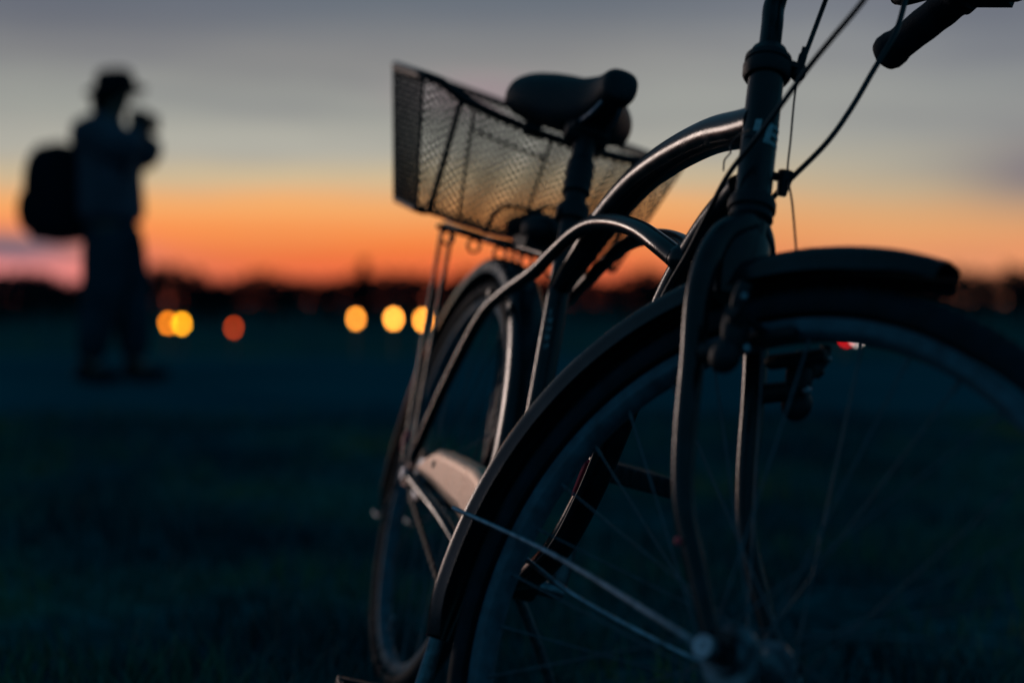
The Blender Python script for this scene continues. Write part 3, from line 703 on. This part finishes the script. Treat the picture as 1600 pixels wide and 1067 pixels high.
# ================================================================== PERSON
PX, PY = -2.325, 7.8
PZ = G(PX, PY) + .02
PS = 1.045
def skin_obj(name, pts, edges, radii, m, parent, sub=2):
    me = bpy.data.meshes.new(name); me.from_pydata(pts, edges, []); me.materials.append(m)
    o = bpy.data.objects.new(name, me); COL.objects.link(o); o.parent = parent
    sk = o.modifiers.new('skin', 'SKIN'); sk.use_smooth_shade = True
    if not me.skin_vertices: pass
    for i, r in enumerate(radii):
        rr_ = r if isinstance(r, tuple) else (r, r)
        me.skin_vertices[0].data[i].radius = rr_
    me.skin_vertices[0].data[0].use_root = True
    s_ = o.modifiers.new('sub', 'SUBSURF'); s_.levels = sub; s_.render_levels = sub
    return o
per = thing('person', 'person in a brimmed hat, light jacket and dark trousers, facing right on the path', 'person', (PX, PY, PZ))
# local: x = facing direction (right in the photo), y away, z up
J = {}; pts = []; eds = []; rads = []
def jn(k, p, r, par=None):
    J[k] = len(pts); pts.append(p); rads.append(r)
    if par is not None: eds.append((J[par], J[k]))
jn('pelvis', (0.02, 0, .90), .115); jn('waist', (0.0, 0, 1.03), .105, 'pelvis'); jn('chest', (-.02, 0, 1.22), .120, 'waist'); jn('upchest', (-.02, 0, 1.34), .105, 'chest')
jn('neck', (.015, 0, 1.45), .052, 'upchest'); jn('jaw', (.05, 0, 1.515), .062, 'neck'); jn('head', (.045, 0, 1.585), .088, 'jaw'); jn('crown', (.035, 0, 1.655), .070, 'head')
for s, n_ in ((-1, 'r'), (1, 'l')):
    jn('sh' + n_, (-.02, s * .17, 1.36), .058, 'upchest'); jn('el' + n_, (.14, s * .23, 1.26), .042, 'sh' + n_); jn('wr' + n_, (.165, s * .085, 1.315), .028, 'el' + n_); jn('pm' + n_, (.183, s * .05, 1.370), (.040, .020), 'wr' + n_)
    for f in range(4):
        b = (.288, s * (.045 - .010 * 0) + s * .0, 1.400 + .0 * f)
        jn('f%d%s' % (f, n_), (.198 + .004 * f, s * (.062 - .004 * f), 1.401 - .018 * f + .03), .0085, 'pm' + n_)
        jn('g%d%s' % (f, n_), (.225, s * (.040 - .002 * f), 1.410 - .018 * f + .03), .008, 'f%d%s' % (f, n_))
        jn('h%d%s' % (f, n_), (.220 - .004 * f, s * .014, 1.410 - .018 * f + .03), .007, 'g%d%s' % (f, n_))
    jn('t1' + n_, (.165, s * .030, 1.380), .010, 'pm' + n_); jn('t2' + n_, (.177, s * .012, 1.400), .008, 't1' + n_)
    fx = -.09 if s < 0 else .11
    jn('hip' + n_, (.02, s * .095, .87), .095, 'pelvis'); jn('kn' + n_, (.03 + fx * .45, s * .10, .48), .060, 'hip' + n_); jn('an' + n_, (fx, s * .10, .085), .040, 'kn' + n_); jn('ft' + n_, (fx + .13, s * .11, .035), (.042, .03), 'an' + n_)
body = skin_obj('body', pts, eds, rads, M['skin'], per)
# nose, ears, eyes, mouth
hd = MB(); hd.ball((.133, 0, 1.585), (.016, .010, .018)); hd.build('nose', M['skin'], per)
for s in (-1, 1):
    MB().ball((.035, s * .088, 1.59), (.018, .007, .028)).build('ear', M['skin'], per); MB().ball((.118, s * .030, 1.605), (.009, .012, .008)).build('eye', M['dark'], per)
MB().ball((.118, 0, 1.545), (.008, .022, .005)).build('mouth', M['dark'], per)
hr = MB(); hr.ball((.018, 0, 1.60), (.098, .098, .095), 16, 12); hr.ball((-.045, 0, 1.53), (.05, .07, .07)); hr.build('hair', M['dark'], per)
# jacket
jn2 = {}
P2 = [(0.02, 0, .84), (.01, 0, .97), (0.01, 0, 1.10), (0.0, 0, 1.24), (-.01, 0, 1.36), (.005, 0, 1.43)]
E2 = [(0, 1), (1, 2), (2, 3), (3, 4), (4, 5)]; R2 = [(.25, .19), (.255, .19), (.265, .18), (.255, .17), (.20, .14), (.10, .09)]
for s in (-1, 1):
    k = len(P2); P2 += [(-.05, s * .18, 1.385), (.06, s * .215, 1.32), (.14, s * .23, 1.27), (.165, s * .165, 1.30), (.170, s * .095, 1.34)]
    E2 += [(4, k), (k, k + 1), (k + 1, k + 2), (k + 2, k + 3), (k + 3, k + 4)]; R2 += [.110, .115, .115, .105, .085]
skin_obj('jacket', P2, E2, R2, M['jacket'], per)
P3 = [(0.02, 0, .90), (.02, 0, .96)]; E3 = [(0, 1)]; R3 = [(.150, .145), (.15, .145)]
for s in (-1, 1):
    fx = -.09 if s < 0 else .11; k = len(P3)
    P3 += [(.02, s * .095, .82), (.03 + fx * .2, s * .098, .66), (.03 + fx * .45, s * .10, .48), (.015 + fx * .75, s * .10, .28), (fx, s * .10, .10)]
    E3 += [(0, k), (k, k + 1), (k + 1, k + 2), (k + 2, k + 3), (k + 3, k + 4)]; R3 += [.150, .138, .120, .100, .086]
skin_obj('trousers', P3, E3, R3, M['trouser'], per)
for s in (-1, 1):
    fx = -.09 if s < 0 else .11; sh = MB()
    sh.ball((fx + .06, s * .105, .045), (.145, .05, .045), 16, 10); sh.ball((fx - .01, s * .10, .075), (.06, .045, .06)); sh.build('shoe', M['dark'], per)
ht = MB(); ht.lathe((.04, 0, 1.625), (-.10, 0, 1), [(-.010, .100), (-.022, .150), (-.030, .168), (-.022, .171), (.000, .130), (.012, .112), (.070, .102), (.092, .082), (.100, .035), (.101, 0)], 32); ht.build('hat', M['dark'], per)
# backpack (worn, lifts off)
bpk = thing('backpack', 'bulky black backpack worn by the standing person', 'backpack', (PX, PY, PZ))
b_ = MB(); V = []; F = []; n = 20; prof = [(.76, .05), (.78, .75), (.86, .98), (1.0, 1.0), (1.15, .97), (1.24, .86), (1.30, .62), (1.325, .15)]
for z, k_ in prof:
    for i in range(n):
        a = 2 * math.pi * i / n; c_, s_ = math.cos(a), math.sin(a)
        V.append((-.272 + .185 * k_ * abs(c_) ** .7 * (1 if c_ > 0 else -1), .17 * k_ * abs(s_) ** .7 * (1 if s_ > 0 else -1), z))
for i in range(len(prof) - 1):
    for k in range(n): F.append((i * n + k, i * n + (k + 1) % n, (i + 1) * n + (k + 1) % n, (i + 1) * n + k))
F.append(tuple(range(n))); F.append(tuple((len(prof) - 1) * n + k for k in range(n))[::-1])
b_.add(V, F).build('bag', M['dark'], bpk)
MB().ball((-.445, 0, .95), (.05, .12, .13), 16, 10).build('pocket', M['dark'], bpk)
for s in (-1, 1):
    MB().tube(spline([(-.17, s * .09, 1.27), (-.08, s * .12, 1.45), (.08, s * .12, 1.40), (.15, s * .14, 1.22), (.06, s * .18, 1.02), (-.17, s * .13, .88)], 6), .020, 10, flat=.4).build('strap', M['dark'], bpk)
MB().tube(spline([(-.19, -.03, 1.31), (-.21, 0, 1.36), (-.19, .03, 1.31)], 5), .008, 8).build('handle', M['dark'], bpk)
# camera held up in both hands
cm = thing('camera', 'dark camera held up in both hands by the person', 'camera', (PX, PY, PZ))
MB().box((.175, 0, 1.430), (.090, .15, .14)).build('camera_body', M['plastic'], cm, bevel=.008)
MB().lathe((.215, 0, 1.425), (1, 0, 0), [(0, .040), (.02, .044), (.045, .048), (.058, .048), (.058, .040), (.050, .036), (.050, 0)], 24).build('lens', M['plastic'], cm)

for o_ in (per, bpk, cm): o_.scale = (PS, PS, PS)
# ================================================================== LAMPS along the path
def at(px, py, D): return Vector(((px - 800) / 2107 * D, D, EYE - (py - 472) / 2107 * D))
def lamp(px, py, D, r, col, s, label, group=None):
    p = at(px, py, D); gz = G(p.x, p.y)
    t_ = thing('path_lamp', label, 'lamp', (p.x, p.y, gz), group=group); h = p.z - gz
    MB().lathe((0, 0, 0), (0, 0, 1), [(-.05, 0), (-.05, .07), (.012, .07), (.016, .04), (.03, .032), (h - r * 1.35, .028), (h - r * 1.25, .055), (h - r * .95, .055), (h - r * .95, 0)], 16).build('post', M['post'], t_)
    MB().ball((0, 0, h), (r, r, r), 20, 14).build('globe', glow('lamp_glow', col, s), t_)
    MB().lathe((0, 0, h + r * .9), (0, 0, 1), [(0, .05), (.012, .045), (.022, .0)], 16).build('cap', M['post'], t_)
Y_ = (1.0, .47, .045); O_ = (1.0, .26, .008)
lamp(262, 505, 28.5, .058, O_, 15, 'amber path lamp just behind the person, left one of the overlapping pair', 'path lamps')
lamp(284, 506, 27.5, .058, (1, .40, .01), 19, 'amber path lamp, right one of the overlapping pair beside the person', 'path lamps')
lamp(365, 512, 26, .048, (1.0, .10, .01), 6.5, 'dim orange-red path lamp standing alone between the person and the bicycle', 'path lamps')
lamp(556, 498, 27, .064, (1.0, .33, .035), 16, 'yellow path lamp, leftmost of the three beside the basket', 'path lamps')
lamp(615, 498, 26, .068, (1.0, .36, .045), 21, 'brightest yellow path lamp, middle of the three left of the rear wheel', 'path lamps')
lamp(661, 500, 26, .066, (1.0, .35, .04), 20, 'yellow path lamp crossed by the bicycle rack rods', 'path lamps')
# red and white signal lights seen through the front wheel
p = at(1322, 526, 14); gz = G(p.x, p.y)
sg = thing('signal_post', 'short post with a red and a white light seen through the front wheel', 'signal light', (p.x, p.y, gz))
MB().lathe((0, 0, 0), (0, 0, 1), [(-.05, 0), (-.05, .05), (.02, .05), (.03, .025), (p.z - gz - .05, .022), (p.z - gz - .05, 0)], 14).build('post', M['post'], sg)
MB().box((.06, 0, p.z - gz), (.24, .05, .10)).build('lamp_housing', M['post'], sg, bevel=.01)
MB().ball((0, -.03, p.z - gz), (.028, .02, .028)).build('red_light', glow('red_glow', (1, .01, .015), 7), sg)
MB().ball((.11, -.03, p.z - gz + .005), (.024, .02, .024)).build('white_light', glow('white_glow', (1, .9, .85), 8), sg)

# ================================================================== TREES
rnd = random.Random(11)
LEAFCACHE = {}
def tree_mesh(seed, kind):
    r_ = random.Random(seed); crown_v = []; crown_f = []; tr = MB()
    H = 1.0
    lean = r_.uniform(-.03, .03)
    tr.tube([(0, 0, -.06), (lean * .3, 0, .2), (lean, 0, .5), (lean * 1.5, .01, .82)], [.030, .024, .016, .004], 8)
    lobes = []
    nl = {'round': 9, 'tall': 7, 'spread': 12, 'shrub': 8}[kind]
    for i in range(nl):
        if kind == 'tall': c = Vector((r_.uniform(-.06, .06), r_.uniform(-.06, .06), .22 + .72 * i / nl)); s = .12 * (1.15 - .7 * i / nl)
        elif kind == 'spread': c = Vector((r_.uniform(-.42, .42), r_.uniform(-.35, .35), r_.uniform(.45, .85))); s = r_.uniform(.12, .2)
        elif kind == 'shrub': c = Vector((r_.uniform(-.6, .6), r_.uniform(-.4, .4), r_.uniform(.25, .7))); s = r_.uniform(.18, .3)
        else: c = Vector((r_.uniform(-.24, .24), r_.uniform(-.24, .24), r_.uniform(.42, .84))); s = r_.uniform(.12, .2)
        lobes.append((c, s)); tr.tube([(lean * .6, 0, max(.12, c.z * .5)), tuple(c * .8), tuple(c)], [.012, .007, .002], 5)
    for c, s in lobes:
        for k in range(150):
            d = Vector((r_.gauss(0, 1), r_.gauss(0, 1), r_.gauss(0, 1))).normalized() * s * r_.uniform(.35, 1.15) ** .6
            p_ = c + d; u1 = Vector((r_.gauss(0, 1), r_.gauss(0, 1), r_.gauss(0, 1))).normalized(); u2 = u1.orthogonal().normalized(); w = r_.uniform(.016, .034)
            k0 = len(crown_v); crown_v += [p_ - u1 * w, p_ - u2 * w * .6, p_ + u1 * w, p_ + u2 * w * .6]; crown_f.append((k0, k0 + 1, k0 + 2, k0 + 3))
    return tr, crown_v, crown_f
def tree(px, topy, D, kind, seed, label, group=None, wid=1.0, cat='tree'):
    x = (px - 800) / 2107 * D; gz = G(x, D); top_z = EYE + (472 - topy) / 2107 * D; h = top_z - gz
    t_ = thing('tree', label, cat, (x, D, gz), rz=rnd.uniform(0, 6), group=group); t_.scale = (h * wid, h * wid, h)
    key = (kind, seed)
    if key not in LEAFCACHE:
        tr, cv, cf = tree_mesh(seed, kind); a = tr.build('trunk', M['bark'], t_)
        me = bpy.data.meshes.new('crown'); me.from_pydata(cv, [], cf); me.materials.append(M['leaf']); c = bpy.data.objects.new('crown', me); COL.objects.link(c); c.parent = t_
        LEAFCACHE[key] = (a, c)
    else:
        for o in LEAFCACHE[key]:
            q = o.copy(); COL.objects.link(q); q.parent = t_
tree(40, 452, 150, 'round', 1, 'dark rounded tree low at the far left behind the person', wid=1.2)
tree(5, 462, 155, 'spread', 2, 'low spreading tree at the left edge of the skyline')
tree(500, 433, 190, 'round', 3, 'dark domed tree crown left of the thin poplar on the skyline', wid=1.1)
tree(563, 396, 210, 'tall', 4, 'thin tall tree rising highest above the treeline', wid=1.0)
tree(330, 452, 185, 'spread', 2, 'low spreading tree over the amber lamps on the skyline')
tree(430, 450, 190, 'spread', 5, 'low wide tree between the person and the thin poplar')
tree(640, 445, 185, 'round', 1, 'rounded tree on the skyline just left of the rack rods')
tree(1038, 424, 120, 'round', 6, 'blurred tree seen between the curved tubes and the fork', wid=1.0)
tree(990, 448, 150, 'spread', 5, 'low tree seen under the curved frame tubes')
tree(1455, 436, 150, 'round', 3, 'dark tree crown beyond the tip of the front fender', wid=1.1)
tree(1540, 441, 150, 'spread', 2, 'wide tree near the right edge of the skyline')
tree(1600, 432, 140, 'round', 6, 'tree cut by the right edge of the photo')
# wood that reads as one dark mass
V = []; F = []; tk = MB(); r_ = random.Random(5)
for i in range(150):
    D = r_.uniform(200, 262); px = -260 + 2120 * (i + r_.random()) / 150; x = (px - 800) / 2107 * D; gz = G(x, D)
    hh = 8.3 + 3.2 * noise.noise(Vector((px * .013, 0, 0))) + r_.uniform(-.2, .4) + (1.0 if px > 1000 else 0)
    tk.tube([(x, D, gz - .2), (x, D, gz + hh * .7)], [.2, .05], 6)
    for k in range(170):
        th = r_.uniform(0, 6.28); rr_ = 3.2 * math.sqrt(r_.random()); z = gz + hh * (r_.random() ** .36) * (1 - .25 * (rr_ / 3.2) ** 2)
        c = Vector((x + rr_ * math.cos(th), D + rr_ * math.sin(th), z)); u1 = Vector((r_.gauss(0, 1), r_.gauss(0, 1), r_.gauss(0, 1))).normalized(); u2 = u1.orthogonal().normalized(); w = r_.uniform(.34, .8); k0 = len(V)
        V += [c - u1 * w, c - u2 * w * .6, c + u1 * w, c + u2 * w * .6]; F.append((k0, k0 + 1, k0 + 2, k0 + 3))
V2 = V + tk.v; off = len(V); F2 = F + [tuple(i + off for i in f) for f in tk.f]
me = bpy.data.meshes.new('distant_wood'); me.from_pydata([tuple(v) for v in V2], [], F2); me.materials.append(M['leaf'])
dw = bpy.data.objects.new('distant_wood', me); COL.objects.link(dw); tag(dw, 'far dark wood along the horizon below the afterglow', 'wood', kind='stuff')
